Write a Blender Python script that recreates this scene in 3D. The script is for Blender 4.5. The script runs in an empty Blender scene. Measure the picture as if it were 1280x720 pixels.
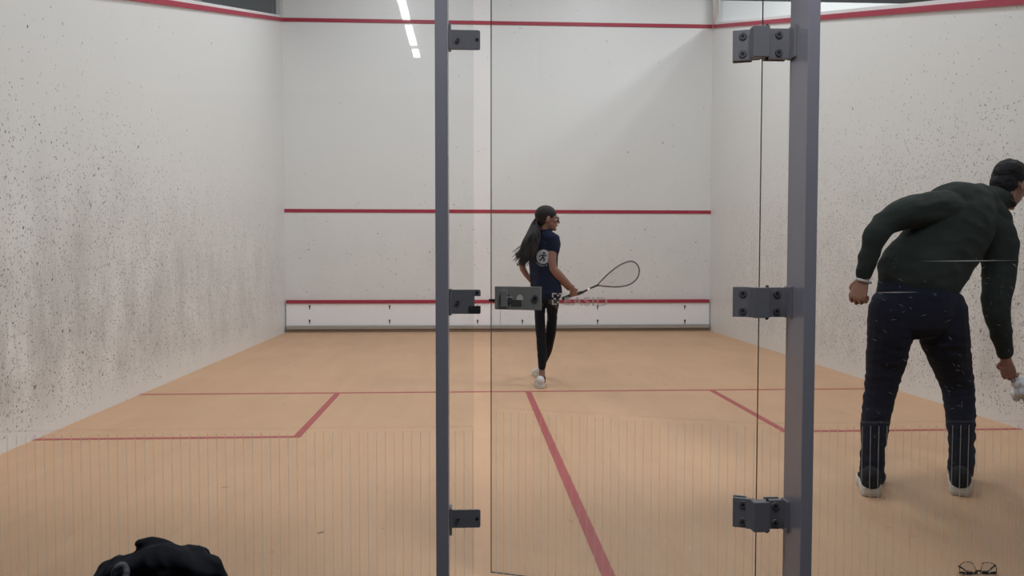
import bpy, bmesh, math, random
from mathutils import Vector, Matrix, noise
from mathutils.bvhtree import BVHTree
random.seed(7)
V = Vector
scene = bpy.context.scene
COL = scene.collection
ORI = {}

# ------------------------------------------------------------------ camera
FPX = 1021.8
CAM = V((-0.483, -2.543, 1.163))
YAW, PIT, ROL = 0.0533, -0.04125, 0.00098
def axes():
    cy, sy, cp, sp = math.cos(YAW), math.sin(YAW), math.cos(PIT), math.sin(PIT)
    F = V((sy*cp, cy*cp, sp)); R = V((cy, -sy, 0)); U = R.cross(F)
    c, s = math.cos(ROL), math.sin(ROL)
    return c*R+s*U, -s*R+c*U, F
CR, CU, CF = axes()
cd = bpy.data.cameras.new('camera'); cam = bpy.data.objects.new('camera', cd); COL.objects.link(cam)
cd.sensor_width = 36; cd.lens = FPX*36/1280; cd.clip_start = 0.05
M = Matrix((CR, CU, -CF)).transposed().to_4x4(); M.translation = CAM
cam.matrix_world = M
scene.camera = cam
def ray(px, py): return (CF + CR*((px-640)/FPX) + CU*((360-py)/FPX))
def P(px, py, Y):
    d = ray(px, py); return CAM + d*((Y-CAM.y)/d.y)
def PZ(px, py, Z):
    d = ray(px, py); return CAM + d*((Z-CAM.z)/d.z)
def proj(p):
    d = p-CAM; z = d.dot(CF); return 640+FPX*d.dot(CR)/z, 360-FPX*d.dot(CU)/z

# ------------------------------------------------------------------ materials
def newmat(name):
    m = bpy.data.materials.new(name); m.use_nodes = True
    nt = m.node_tree; b = nt.nodes['Principled BSDF']
    return m, nt, b
def nd(nt, typ, **kw):
    n = nt.nodes.new(typ)
    for k, v in kw.items(): setattr(n, k, v)
    return n
def mth(nt, op, a, b=None, clamp=False):
    n = nd(nt, 'ShaderNodeMath', operation=op, use_clamp=clamp)
    for i, x in enumerate((a, b)):
        if x is None: continue
        if isinstance(x, (int, float)): n.inputs[i].default_value = x
        else: nt.links.new(x, n.inputs[i])
    return n.outputs[0]
def mixc(nt, fac, a, b):
    n = nd(nt, 'ShaderNodeMix', data_type='RGBA')
    for i, x in ((0, fac), (6, a), (7, b)):
        if isinstance(x, (int, float)): n.inputs[i].default_value = x
        elif isinstance(x, tuple): n.inputs[i].default_value = (*x, 1)
        else: nt.links.new(x, n.inputs[i])
    return n.outputs[2]
def coords(nt):
    tc = nd(nt, 'ShaderNodeTexCoord'); return tc.outputs['Object']
def mapping(nt, vec, scale=(1, 1, 1), rot=(0, 0, 0), loc=(0, 0, 0)):
    mp = nd(nt, 'ShaderNodeMapping'); nt.links.new(vec, mp.inputs[0])
    mp.inputs['Scale'].default_value = scale; mp.inputs['Rotation'].default_value = rot; mp.inputs['Location'].default_value = loc
    return mp.outputs[0]
def noisetex(nt, vec, scale, detail=2, rough=.5):
    n = nd(nt, 'ShaderNodeTexNoise'); nt.links.new(vec, n.inputs['Vector'])
    n.inputs['Scale'].default_value = scale; n.inputs['Detail'].default_value = detail; n.inputs['Roughness'].default_value = rough
    return n.outputs['Fac']
def mat(name, col, rough=.5, metal=0, var=.08, vscale=30, bump=0, bscale=200, spec=.5, sheen=0):
    m, nt, b = newmat(name)
    co = coords(nt)
    f = noisetex(nt, co, vscale, 3)
    lo = tuple(c*(1-var) for c in col); hi = tuple(min(1, c*(1+var)) for c in col)
    nt.links.new(mixc(nt, f, lo, hi), b.inputs['Base Color'])
    b.inputs['Roughness'].default_value = rough; b.inputs['Metallic'].default_value = metal
    b.inputs['Specular IOR Level'].default_value = spec
    if sheen: b.inputs['Sheen Weight'].default_value = sheen
    if bump:
        bp = nd(nt, 'ShaderNodeBump'); bp.inputs['Strength'].default_value = bump; bp.inputs['Distance'].default_value = .002
        nt.links.new(noisetex(nt, co, bscale, 2), bp.inputs['Height']); nt.links.new(bp.outputs[0], b.inputs['Normal'])
    return m
def ramp(nt, x, a, b):   # clamped 0..1 from a to b
    n = nd(nt, 'ShaderNodeMapRange'); nt.links.new(x, n.inputs[0])
    n.inputs[1].default_value = a; n.inputs[2].default_value = b
    return n.outputs[0]
def wall_mat(name, plane, base, amount, ymax=6.0, zc=.75, zs=.9, grime=.25):
    """white court plaster with ball marks; plane 'yz' side wall, 'xz' front wall"""
    m, nt, b = newmat(name)
    co = coords(nt); sep = nd(nt, 'ShaderNodeSeparateXYZ'); nt.links.new(co, sep.inputs[0])
    z = sep.outputs[2]; u = sep.outputs[1] if plane == 'yz' else sep.outputs[0]
    # where marks gather
    dz = mth(nt, 'DIVIDE', mth(nt, 'SUBTRACT', z, zc), zs)
    band = mth(nt, 'POWER', 2.718, mth(nt, 'MULTIPLY', mth(nt, 'MULTIPLY', dz, dz), -1))
    low = ramp(nt, z, .04, .30)
    big = noisetex(nt, co, .9, 3)
    dens = mth(nt, 'MULTIPLY', mth(nt, 'MULTIPLY', band, low), ramp(nt, big, .12, .62))
    if plane == 'yz':
        dens = mth(nt, 'MULTIPLY', dens, ramp(nt, u, ymax, .3))
    dens = mth(nt, 'ADD', mth(nt, 'MULTIPLY', dens, amount), .006)
    col = mixc(nt, noisetex(nt, co, 1.6, 4), base, tuple(c*.96 for c in base))
    layers = [(85, .56, .72, .55), (52, .48, .78, .34), (23, .28, .85, .11), (8, .12, .95, .045)]
    for i, (sc, rad, dark, k) in enumerate(layers):
        stretch = (1, 1, .8)
        v = mapping(nt, co, stretch, (.8 if i % 2 else -.5, 0, 0), (i*3.1, i*1.7, i*.9))
        vv = nd(nt, 'ShaderNodeTexVoronoi'); nt.links.new(v, vv.inputs['Vector']); vv.inputs['Scale'].default_value = sc; vv.inputs['Randomness'].default_value = 1
        rs = nd(nt, 'ShaderNodeSeparateColor'); nt.links.new(vv.outputs['Color'], rs.inputs[0])
        on = mth(nt, 'LESS_THAN', rs.outputs[0], mth(nt, 'MULTIPLY', dens, k))
        r = mth(nt, 'MULTIPLY', mth(nt, 'ADD', rs.outputs[1], .35), rad*.75)
        dd = mth(nt, 'ADD', vv.outputs['Distance'], mth(nt, 'MULTIPLY', mth(nt, 'SUBTRACT', noisetex(nt, co, sc*2.2, 2), .5), rad*1.1))
        inside = mth(nt, 'MULTIPLY', mth(nt, 'SUBTRACT', r, dd), 14, True)
        a = mth(nt, 'MULTIPLY', mth(nt, 'MULTIPLY', on, inside), mth(nt, 'MULTIPLY', mth(nt, 'ADD', rs.outputs[2], .25), dark*1.1), True)
        col = mixc(nt, a, col, (.09, .08, .075))
    # rubbed grey dirt
    g = mth(nt, 'MULTIPLY', mth(nt, 'MULTIPLY', ramp(nt, noisetex(nt, mapping(nt, co, (1, 1, .6)), 2.2, 6, .65), .35, .75), mth(nt, 'MULTIPLY', band, low)), grime)
    if plane == 'yz': g = mth(nt, 'MULTIPLY', g, ramp(nt, u, ymax+1, .5))
    streak = ramp(nt, noisetex(nt, mapping(nt, co, (18, 18, 1.5)), 3, 3), .5, .8)
    g = mth(nt, 'ADD', g, mth(nt, 'MULTIPLY', mth(nt, 'MULTIPLY', streak, band), grime*.25))
    col = mixc(nt, g, col, (.22, .2, .19))
    nt.links.new(col, b.inputs['Base Color']); b.inputs['Roughness'].default_value = .42
    return m
def floor_mat():
    m, nt, b = newmat('maple_floor')
    co = coords(nt)
    br = nd(nt, 'ShaderNodeTexBrick'); nt.links.new(mapping(nt, co, (1, 1, 1), (0, 0, math.pi/2)), br.inputs['Vector'])
    br.inputs['Scale'].default_value = 1; br.inputs['Brick Width'].default_value = 1.3; br.inputs['Row Height'].default_value = .085
    br.inputs['Mortar Size'].default_value = .0006; br.inputs['Mortar Smooth'].default_value = .2
    br.inputs['Color1'].default_value = (.56, .338, .20, 1); br.inputs['Color2'].default_value = (.615, .378, .228, 1)
    br.inputs['Mortar'].default_value = (.42, .28, .17, 1)
    grain = noisetex(nt, mapping(nt, co, (14, .8, 1)), 4, 4, .6)
    c = mixc(nt, ramp(nt, grain, .3, .7), br.outputs['Color'], (.61, .372, .218))
    blotch = noisetex(nt, mapping(nt, co, (1, .6, 1)), 1.3, 5, .6)
    c = mixc(nt, mth(nt, 'MULTIPLY', ramp(nt, blotch, .35, .75), .5), c, (.49, .305, .195))
    # rubber scuffs
    v = nd(nt, 'ShaderNodeTexVoronoi'); nt.links.new(mapping(nt, co, (1, .5, 1), (0, 0, .6)), v.inputs['Vector']); v.inputs['Scale'].default_value = 9
    rs = nd(nt, 'ShaderNodeSeparateColor'); nt.links.new(v.outputs['Color'], rs.inputs[0])
    on = mth(nt, 'LESS_THAN', rs.outputs[0], .07)
    dd = mth(nt, 'ADD', v.outputs['Distance'], mth(nt, 'MULTIPLY', mth(nt, 'SUBTRACT', noisetex(nt, co, 30, 2), .5), .25))
    a = mth(nt, 'MULTIPLY', on, mth(nt, 'MULTIPLY', mth(nt, 'SUBTRACT', .085, dd), 12, True))
    c = mixc(nt, mth(nt, 'MULTIPLY', a, .55), c, (.16, .11, .08))
    nt.links.new(c, b.inputs['Base Color'])
    nt.links.new(mth(nt, 'ADD', mth(nt, 'MULTIPLY', blotch, .2), .42), b.inputs['Roughness'])
    b.inputs['Specular IOR Level'].default_value = .35
    return m
def glass_mat(name, stripes_to=None, pitch=.0272, width=.0030, off=0):
    """clear toughened glass, each face reflecting by Fresnel; optional printed hairline stripes low down"""
    m = bpy.data.materials.new(name); m.use_nodes = True; nt = m.node_tree; nt.nodes.clear()
    out = nd(nt, 'ShaderNodeOutputMaterial')
    tr = nd(nt, 'ShaderNodeBsdfTransparent'); tr.inputs[0].default_value = (.955, .968, .965, 1)
    gl = nd(nt, 'ShaderNodeBsdfGlossy'); gl.inputs['Roughness'].default_value = .0
    fr = nd(nt, 'ShaderNodeFresnel'); fr.inputs[0].default_value = 1.45
    mx = nd(nt, 'ShaderNodeMixShader')
    nt.links.new(fr.outputs[0], mx.inputs[0]); nt.links.new(tr.outputs[0], mx.inputs[1]); nt.links.new(gl.outputs[0], mx.inputs[2])
    last = mx.outputs[0]
    if stripes_to:
        co = coords(nt); sep = nd(nt, 'ShaderNodeSeparateXYZ'); nt.links.new(co, sep.inputs[0])
        fx = mth(nt, 'FRACT', mth(nt, 'ADD', mth(nt, 'DIVIDE', sep.outputs[0], pitch), 400+off))
        s = mth(nt, 'LESS_THAN', fx, width/pitch)
        s = mth(nt, 'MULTIPLY', s, mth(nt, 'LESS_THAN', sep.outputs[2], stripes_to))
        s = mth(nt, 'MULTIPLY', s, .35)
        e1 = mth(nt, 'LESS_THAN', mth(nt, 'ABSOLUTE', mth(nt, 'SUBTRACT', sep.outputs[2], stripes_to+.012)), .003)
        s = mth(nt, 'MAXIMUM', s, mth(nt, 'MULTIPLY', e1, .06))
        df = nd(nt, 'ShaderNodeBsdfDiffuse'); df.inputs[0].default_value = (1, .98, .98, 1)
        tl = nd(nt, 'ShaderNodeBsdfTranslucent'); tl.inputs[0].default_value = (1, .98, .96, 1)
        m2 = nd(nt, 'ShaderNodeMixShader'); m2.inputs[0].default_value = .86
        nt.links.new(df.outputs[0], m2.inputs[1]); nt.links.new(tl.outputs[0], m2.inputs[2])
        m3 = nd(nt, 'ShaderNodeMixShader')
        nt.links.new(s, m3.inputs[0]); nt.links.new(last, m3.inputs[1]); nt.links.new(m2.outputs[0], m3.inputs[2])
        last = m3.outputs[0]
    nt.links.new(last, out.inputs[0])
    return m
def veil_mat(name, alpha, col):
    m = bpy.data.materials.new(name); m.use_nodes = True; nt = m.node_tree; nt.nodes.clear()
    out = nd(nt, 'ShaderNodeOutputMaterial'); tr = nd(nt, 'ShaderNodeBsdfTransparent')
    df = nd(nt, 'ShaderNodeBsdfDiffuse'); df.inputs[0].default_value = (*col, 1)
    tl = nd(nt, 'ShaderNodeBsdfTranslucent'); tl.inputs[0].default_value = (*col, 1)
    m2 = nd(nt, 'ShaderNodeMixShader'); m2.inputs[0].default_value = .7; nt.links.new(df.outputs[0], m2.inputs[1]); nt.links.new(tl.outputs[0], m2.inputs[2])
    mx = nd(nt, 'ShaderNodeMixShader'); mx.inputs[0].default_value = alpha
    nt.links.new(tr.outputs[0], mx.inputs[1]); nt.links.new(m2.outputs[0], mx.inputs[2]); nt.links.new(mx.outputs[0], out.inputs[0])
    return m
def emit_mat(name, col, st):
    m = bpy.data.materials.new(name); m.use_nodes = True; nt = m.node_tree; nt.nodes.clear()
    out = nd(nt, 'ShaderNodeOutputMaterial'); e = nd(nt, 'ShaderNodeEmission')
    e.inputs[0].default_value = (*col, 1); e.inputs[1].default_value = st; nt.links.new(e.outputs[0], out.inputs[0]); return m
def hair_mat(name, col):
    m, nt, b = newmat(name); co = coords(nt)
    f = noisetex(nt, mapping(nt, co, (90, 90, 18)), 3, 3)
    nt.links.new(mixc(nt, f, tuple(c*.5 for c in col), tuple(c*1.7 for c in col)), b.inputs['Base Color'])
    b.inputs['Roughness'].default_value = .6; b.inputs['Specular IOR Level'].default_value = .2; return m
def cloth_mat(name, col, weave=900, sheen=.03):
    return mat(name, col, .9, 0, .18, 12, .25, weave, .12, sheen)

M_ = dict(
    front=wall_mat('front_wall_plaster', 'xz', (.79, .79, .79), .05, zc=1.0, zs=1.0, grime=.10),
    left=wall_mat('left_wall_plaster', 'yz', (.78, .775, .77), 1.8, 11.0, .66, .95, .8),
    right=wall_mat('right_wall_plaster', 'yz', (.79, .785, .775), 3.0, 9.5, .65, 1.05, .65),
    floor=floor_mat(),
    red=mat('court_red_paint', (.37, .032, .062), .5, 0, .1, 8),
    redfloor=mat('floor_line_red', (.40, .075, .072), .5, 0, .15, 14),
    post=mat('grey_powder_coat', (.27, .265, .315), .24, .0, .04, 8, .05, 400),
    metal=mat('brushed_grey_steel', (.21, .21, .235), .38, .1, .06, 60, .08, 500),
    latch=mat('warm_grey_steel', (.34, .345, .335), .4, .0, .06, 60, .08, 500),
    screw=mat('dark_screw_steel', (.13, .13, .14), .35, .2, .1, 120),
    black=mat('black_recess', (.008, .008, .009), .7),
    edge=mat('glass_edge_green', (.05, .06, .055), .2, 0, .2, 9),
    chrome=mat('chrome_pipe', (.80, .82, .83), .3, .7, .02, 5),
    tin=None,
    tinrail=mat('tin_grey_rail', (.42, .41, .39), .4, .4, .08, 6),
    tinshadow=mat('tin_painted_shadow_brown', (.30, .235, .18), .7, 0, .1, 6),
    hall=mat('hall_blue_grey_wall', (.135, .15, .175), .8, 0, .1, 2),
    hallwhite=mat('hall_pale_wall', (.55, .55, .55), .8, 0, .04, 2),
    carpet=mat('corridor_carpet', (.07, .07, .075), .95, 0, .3, 40),
    ceil=mat('ceiling_grey', (.45, .46, .47), .9, 0, .05, 2),
    panel=emit_mat('court_lamp_diffuser', (.97, .985, 1), 3),
    tube=emit_mat('corridor_tube', (.98, .98, 1), 11),
    white=mat('white_plastic', (.92, .92, .91), .5, 0, .05, 20),
)
def tin_mat():
    m, nt, b = newmat('tin_white_speckled'); co = coords(nt)
    v = nd(nt, 'ShaderNodeTexVoronoi'); nt.links.new(mapping(nt, co, (1, 1, .7)), v.inputs['Vector']); v.inputs['Scale'].default_value = 30
    rs = nd(nt, 'ShaderNodeSeparateColor'); nt.links.new(v.outputs['Color'], rs.inputs[0])
    sep = nd(nt, 'ShaderNodeSeparateXYZ'); nt.links.new(co, sep.inputs[0])
    on = mth(nt, 'LESS_THAN', rs.outputs[0], mth(nt, 'MULTIPLY', ramp(nt, sep.outputs[2], .10, .42), .5))
    a = mth(nt, 'MULTIPLY', on, mth(nt, 'MULTIPLY', mth(nt, 'SUBTRACT', mth(nt, 'MULTIPLY', rs.outputs[1], .42), v.outputs['Distance']), 9, True))
    c = mixc(nt, mth(nt, 'MULTIPLY', a, .6), (.90, .90, .94), (.2, .19, .19))
    nt.links.new(c, b.inputs['Base Color']); b.inputs['Roughness'].default_value = .45
    return m
M_['tin'] = tin_mat()

# ------------------------------------------------------------------ mesh helpers
def tag(o, label, cat=None, group=None, kind=None):
    o['label'] = label
    if cat: o['category'] = cat
    if group: o['group'] = group
    if kind: o['kind'] = kind
    return o
def empty(name, loc=(0, 0, 0), rz=0):
    o = bpy.data.objects.new(name, None); COL.objects.link(o); o.location = loc; o.rotation_euler = (0, 0, rz)
    o.empty_display_size = .1
    ORI[o.name] = V(loc); return o
def link(name, me, mats, parent=None, local=False, smooth=False):
    if not isinstance(mats, (list, tuple)): mats = [mats]
    for m in mats: me.materials.append(m)
    o = bpy.data.objects.new(name, me); COL.objects.link(o)
    org = ORI.get(parent.name, V((0, 0, 0))) if parent else V((0, 0, 0))
    if parent:
        o.parent = parent
        if not local: me.transform(Matrix.Translation(-org))
    ORI[o.name] = org
    if smooth:
        for p in me.polygons: p.use_smooth = True
    return o
def obj(name, bm, mats, parent=None, local=False, smooth=False, bevel=0, center=False):
    bmesh.ops.recalc_face_normals(bm, faces=bm.faces)
    me = bpy.data.meshes.new(name); bm.to_mesh(me); bm.free()
    o = link(name, me, mats, parent, local, smooth)
    if bevel:
        md = o.modifiers.new('bevel', 'BEVEL'); md.width = bevel; md.segments = 2; md.limit_method = 'ANGLE'; md.angle_limit = math.radians(40)
    return o
def nb(): return bmesh.new()
def box(bm, lo, hi, mi=0):
    g = bmesh.ops.create_cube(bm, size=1)
    c = [(a+b)/2 for a, b in zip(lo, hi)]; s = [abs(b-a) for a, b in zip(lo, hi)]
    for v in g['verts']: v.co = V((c[0]+v.co.x*s[0], c[1]+v.co.y*s[1], c[2]+v.co.z*s[2]))
    fs = {f for v in g['verts'] for f in v.link_faces}
    for f in fs: f.material_index = mi
    return g['verts']
def prism(bm, pts, y0, y1, mi=0, axis='y'):
    """closed outline of (x,z) extruded from y0 to y1 (axis y) or outline of (x,y) from z0 to z1 (axis z)"""
    mk = (lambda a, b, c: V((a, c, b))) if axis == 'y' else (lambda a, b, c: V((a, b, c)))
    A = [bm.verts.new(mk(a, b, y0)) for a, b in pts]; B = [bm.verts.new(mk(a, b, y1)) for a, b in pts]
    fs = [bm.faces.new(A[::-1]), bm.faces.new(B)]
    n = len(pts)
    for i in range(n): fs.append(bm.faces.new((A[i], A[(i+1) % n], B[(i+1) % n], B[i])))
    for f in fs: f.material_index = mi
    return A+B
def cyl(bm, c, ax, r, h, seg=24, mi=0, r2=None):
    """cylinder from c along ax of height h"""
    ax = V(ax).normalized(); q = ax.to_track_quat('Z', 'Y').to_matrix().to_4x4(); q.translation = V(c)+ax*(h/2)
    g = bmesh.ops.create_cone(bm, cap_ends=True, segments=seg, radius1=r, radius2=r if r2 is None else r2, depth=h, matrix=q)
    for f in {f for v in g['verts'] for f in v.link_faces}: f.material_index = mi
    return g['verts']
def rrect(x0, z0, x1, z1, r, corners=(1, 1, 1, 1), seg=5):
    """rounded rectangle outline; corners: bl, br, tr, tl"""
    if x1 < x0: x0, x1 = x1, x0
    if z1 < z0: z0, z1 = z1, z0
    out = []
    for (cx, cz, a0, on, ex, ez) in ((x0+r, z0+r, 180, corners[0], x0, z0), (x1-r, z0+r, 270, corners[1], x1, z0), (x1-r, z1-r, 0, corners[2], x1, z1), (x0+r, z1-r, 90, corners[3], x0, z1)):
        if not on: out.append((ex, ez)); continue
        for k in range(seg+1):
            a = math.radians(a0+90*k/seg); out.append((cx+r*math.cos(a), cz+r*math.sin(a)))
    return out
def tube(bm, pts, rad, seg=8, closed=False, mi=0):
    pts = [V(p) for p in pts]; n = len(pts)
    rads = rad if isinstance(rad, (list, tuple)) else [rad]*n
    rings = []; up = None
    for i, p in enumerate(pts):
        a = pts[(i-1) % n] if (closed or i > 0) else p; b = pts[(i+1) % n] if (closed or i < n-1) else p
        t = (b-a)
        t = t.normalized() if t.length > 1e-9 else V((0, 0, 1))
        if up is None: up = t.orthogonal().normalized()
        up = (up - t*up.dot(t)); up = up.normalized() if up.length > 1e-6 else t.orthogonal().normalized()
        s = t.cross(up)
        rings.append([bm.verts.new(p+(up*math.cos(2*math.pi*k/seg)+s*math.sin(2*math.pi*k/seg))*rads[i]) for k in range(seg)])
    fs = []
    for i in range(n if closed else n-1):
        A, B = rings[i], rings[(i+1) % n]
        for k in range(seg): fs.append(bm.faces.new((A[k], A[(k+1) % seg], B[(k+1) % seg], B[k])))
    if not closed: fs.append(bm.faces.new(rings[0][::-1])); fs.append(bm.faces.new(rings[-1]))
    for f in fs: f.material_index = mi
def smoothpts(pts, n=6, closed=False):
    pts = [V(p) for p in pts]; out = []; m = len(pts)
    rng = m if closed else m-1
    for i in range(rng):
        g = (lambda k: pts[k % m]) if closed else (lambda k: pts[max(0, min(m-1, k))])
        a, b, c, d = g(i-1), g(i), g(i+1), g(i+2)
        for k in range(n):
            t = k/n
            out.append(.5*((2*b)+(c-a)*t+(2*a-5*b+4*c-d)*t*t+(3*b-a-3*c+d)*t**3))
    if not closed: out.append(pts[-1])
    return out
def loft(bm, st, seg=18, sub=4):
    """st: list of (center, rx, ry, xaxis); closed, domed body. rx along xaxis."""
    n = len(st); C = [V(s[0]) for s in st]
    def cr(vals, i, t):
        g = lambda k: vals[max(0, min(n-1, k))]
        a, b, c, d = g(i-1), g(i), g(i+1), g(i+2)
        return .5*((2*b)+(c-a)*t+(2*a-5*b+4*c-d)*t*t+(3*b-a-3*c+d)*t**3)
    S = []
    rx = [s[1] for s in st]; ry = [s[2] for s in st]; xa = [V(s[3]).normalized() for s in st]
    for i in range(n-1):
        for k in range(sub):
            t = k/sub; S.append((cr(C, i, t), cr(rx, i, t), cr(ry, i, t), xa[i].lerp(xa[i+1], t)))
    S.append((C[-1], rx[-1], ry[-1], xa[-1]))
    # domed ends
    def dome(s, dirv):
        out = []
        r = min(s[1], s[2])
        for a in (30, 55, 75):
            a = math.radians(a); out.append((s[0]+dirv*r*math.sin(a)*.9, s[1]*math.cos(a), s[2]*math.cos(a), s[3]))
        return out
    t0 = (S[0][0]-S[1][0]).normalized(); t1 = (S[-1][0]-S[-2][0]).normalized()
    S = dome(S[0], t0)[::-1]+S+dome(S[-1], t1)
    rings = []
    for i, (c, a, b, x) in enumerate(S):
        t = (S[min(i+1, len(S)-1)][0]-S[max(i-1, 0)][0]).normalized()
        x = (x-t*x.dot(t)); x = x.normalized() if x.length > 1e-5 else t.orthogonal().normalized()
        y = t.cross(x)
        rings.append([bm.verts.new(c+x*a*math.cos(2*math.pi*k/seg)+y*b*math.sin(2*math.pi*k/seg)) for k in range(seg)])
    for A, B in zip(rings, rings[1:]):
        for k in range(seg): bm.faces.new((A[k], A[(k+1) % seg], B[(k+1) % seg], B[k]))
    bm.faces.new(rings[0][::-1]); bm.faces.new(rings[-1])
def limb(bm, pts, rads, flat=1.0, xa=(1, 0, 0), seg=16, sub=4):
    loft(bm, [(p, r, r*flat, xa) for p, r in zip(pts, rads)], seg, sub)
def ell(bm, c, ax, r, us=20, vs=12):
    """ellipsoid, ax: three axes, r: three radii"""
    m = Matrix([V(a).normalized()*k for a, k in zip(ax, r)]).transposed().to_4x4(); m.translation = V(c)
    bmesh.ops.create_uvsphere(bm, u_segments=us, v_segments=vs, radius=1, matrix=m)
def blob(name, bm, voxel, m, parent, smooth=6, disp=None, local=False):
    """union of the closed lumps in bm as ONE continuous surface"""
    bmesh.ops.recalc_face_normals(bm, faces=bm.faces)
    me = bpy.data.meshes.new('tmp'); bm.to_mesh(me); bm.free()
    o = bpy.data.objects.new('tmp', me); COL.objects.link(o)
    r = o.modifiers.new('r', 'REMESH'); r.mode = 'VOXEL'; r.voxel_size = voxel
    s = o.modifiers.new('s', 'SMOOTH'); s.factor = .5; s.iterations = smooth
    dg = bpy.context.evaluated_depsgraph_get(); dg.update()
    nm = bpy.data.meshes.new_from_object(o.evaluated_get(dg)); nm.name = name
    bpy.data.objects.remove(o)
    if disp:
        ns = [v.normal.copy() for v in nm.vertices]
        for v, q in zip(nm.vertices, ns): v.co = v.co + q*disp(v.co)
    nm.materials.clear()
    return link(name, nm, m, parent, local, True)
def folds(amp, sc, st=(1, 1, 1)):
    def f(p):
        q = V((p.x*st[0], p.y*st[1], p.z*st[2]))*sc
        a = noise.noise(q); b = noise.noise(q*2.1+V((5, 2, 8)))
        return amp*((1-abs(a)*2.2)*.6 + b*.5 - .3)
    return f

# ------------------------------------------------------------------ the court
L = 9.75; W = 3.2
WT = 4.66      # wall top over the front outline
def zline(y): return 2.13+(4.57-2.13)*y/L
bm = nb(); box(bm, (-W-.0, 0.0, -.1), (W+.0, L, 0)); fl = obj('floor', bm, M_['floor']); tag(fl, 'pale maple strip floor of the squash court with red lines', 'floor', kind='structure')
bm = nb(); box(bm, (-W-.15, L, -.1), (7.6, L+.2, 4.985)); o = obj('wall_front', bm, M_['front']); tag(o, 'white front wall of the squash court with red outline and service lines', 'wall', kind='structure')
def sidewall(sx, name, m, lab):
    bm = nb()
    x0, x1 = (sx*W, sx*(W+.15))
    pts = [(0, -.1), (L, -.1), (L, zline(L)+.085), (0, zline(0)+.085)]
    A = [bm.verts.new((x0, a, b)) for a, b in pts]; B = [bm.verts.new((x1, a, b)) for a, b in pts]
    bm.faces.new(A); bm.faces.new(B[::-1])
    for i in range(4): bm.faces.new((A[i], A[(i+1) % 4], B[(i+1) % 4], B[i]))
    o = obj(name, bm, m); tag(o, lab, 'wall', kind='structure')
sidewall(-1, 'wall_left', M_['left'], 'white side wall nearest the black jacket, thick with black ball marks low down')
sidewall(1, 'wall_right', M_['right'], 'white side wall behind the bending man, speckled with ball marks')

ntr = [0]
def trim(bm, m, lab):
    ntr[0] += 1; o = obj('trim_%d' % ntr[0], bm, m); tag(o, lab, 'line', kind='structure'); return o
def fline(x0, y0, x1, y1, lab):
    bm = nb(); box(bm, (x0, y0, 0), (x1, y1, .0012)); trim(bm, M_['redfloor'], lab)
YS = L-5.44
fline(-W, YS-.0, W, YS+.05, 'red short line across the whole court floor')
DX = .022
fline(-.025+DX, .0, .025+DX, YS, 'red half court line running from the short line towards the glass door')
for sx, lab in ((-1, 'farther from the man'), (1, 'beside the man')):
    xi = sx*(W-1.6); o_ = .0 if sx < 0 else DX
    a, b = sorted((xi+o_, xi-sx*.05+o_))
    fline(a, YS-1.65, b, YS, 'red inner line of the service box ' + lab)
    a, b = sorted((sx*W, xi+o_))
    fline(a, YS-1.65, b, YS-1.60, 'red rear line of the service box ' + lab)
bm = nb(); box(bm, (-W, L-.008, 1.78), (W, L, 1.83)); trim(bm, M_['red'], 'red service line across the front wall at mid height')
bm = nb(); box(bm, (-W, L-.015, 4.57), (W, L, 4.62)); trim(bm, M_['red'], 'red outline strip across the top of the front wall')
for sx, lab in ((-1, 'red outline strip sloping down the wall above the black jacket side'), (1, 'red outline strip sloping down the wall behind the bending man')):
    bm = nb(); x0, x1 = sx*W, sx*(W-.018)
    pts = [(0, zline(0)), (L, zline(L)), (L, zline(L)+.05), (0, zline(0)+.05)]
    A = [bm.verts.new((x0, a, b)) for a, b in pts]; B = [bm.verts.new((x1, a, b)) for a, b in pts]
    bm.faces.new(A); bm.faces.new(B[::-1])
    for i in range(4): bm.faces.new((A[i], A[(i+1) % 4], B[(i+1) % 4], B[i]))
    trim(bm, M_['red'], lab)

# tin
t = empty('tin_board', (0, L-.05, 0)); tag(t, 'speckled white metal tin with red top rail along the foot of the front wall', 'tin')
bm = nb(); box(bm, (-W+.02, L-.035, .10), (P(625.5, 395, L-.03).x-.002, L-.001, .43)); box(bm, (P(625.5, 395, L-.03).x+.002, L-.035, .10), (W-.02, L-.001, .43))
obj('face_panel', bm, M_['tin'], t)
bm = nb(); box(bm, (-W+.02, L-.055, .43), (W-.02, L-.001, .48)); obj('top_rail', bm, M_['red'], t, bevel=.006)
bm = nb(); box(bm, (-W+.02, L-.075, .045), (W-.02, L-.001, .105)); obj('bottom_rail', bm, M_['tinrail'], t, bevel=.008)
bm = nb(); box(bm, (-W+.02, L-.045, .0), (W-.02, L-.001, .045)); obj('painted_shadow_strip', bm, M_['tinshadow'], t)  # shade under the bottom rail, put in as a brown strip
for px in (387, 487, 597, 653, 747, 856):
    for py in (383, 401):
        c = P(px, py, L-.035); bm = nb(); cyl(bm, (c.x, L-.034, c.z), (0, -1, 0), .014, .006, 12); box(bm, (c.x-.007, L-.037, c.z-.045), (c.x+.007, L-.034, c.z+.02))
        obj('screw', bm, M_['black'], t)

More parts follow.
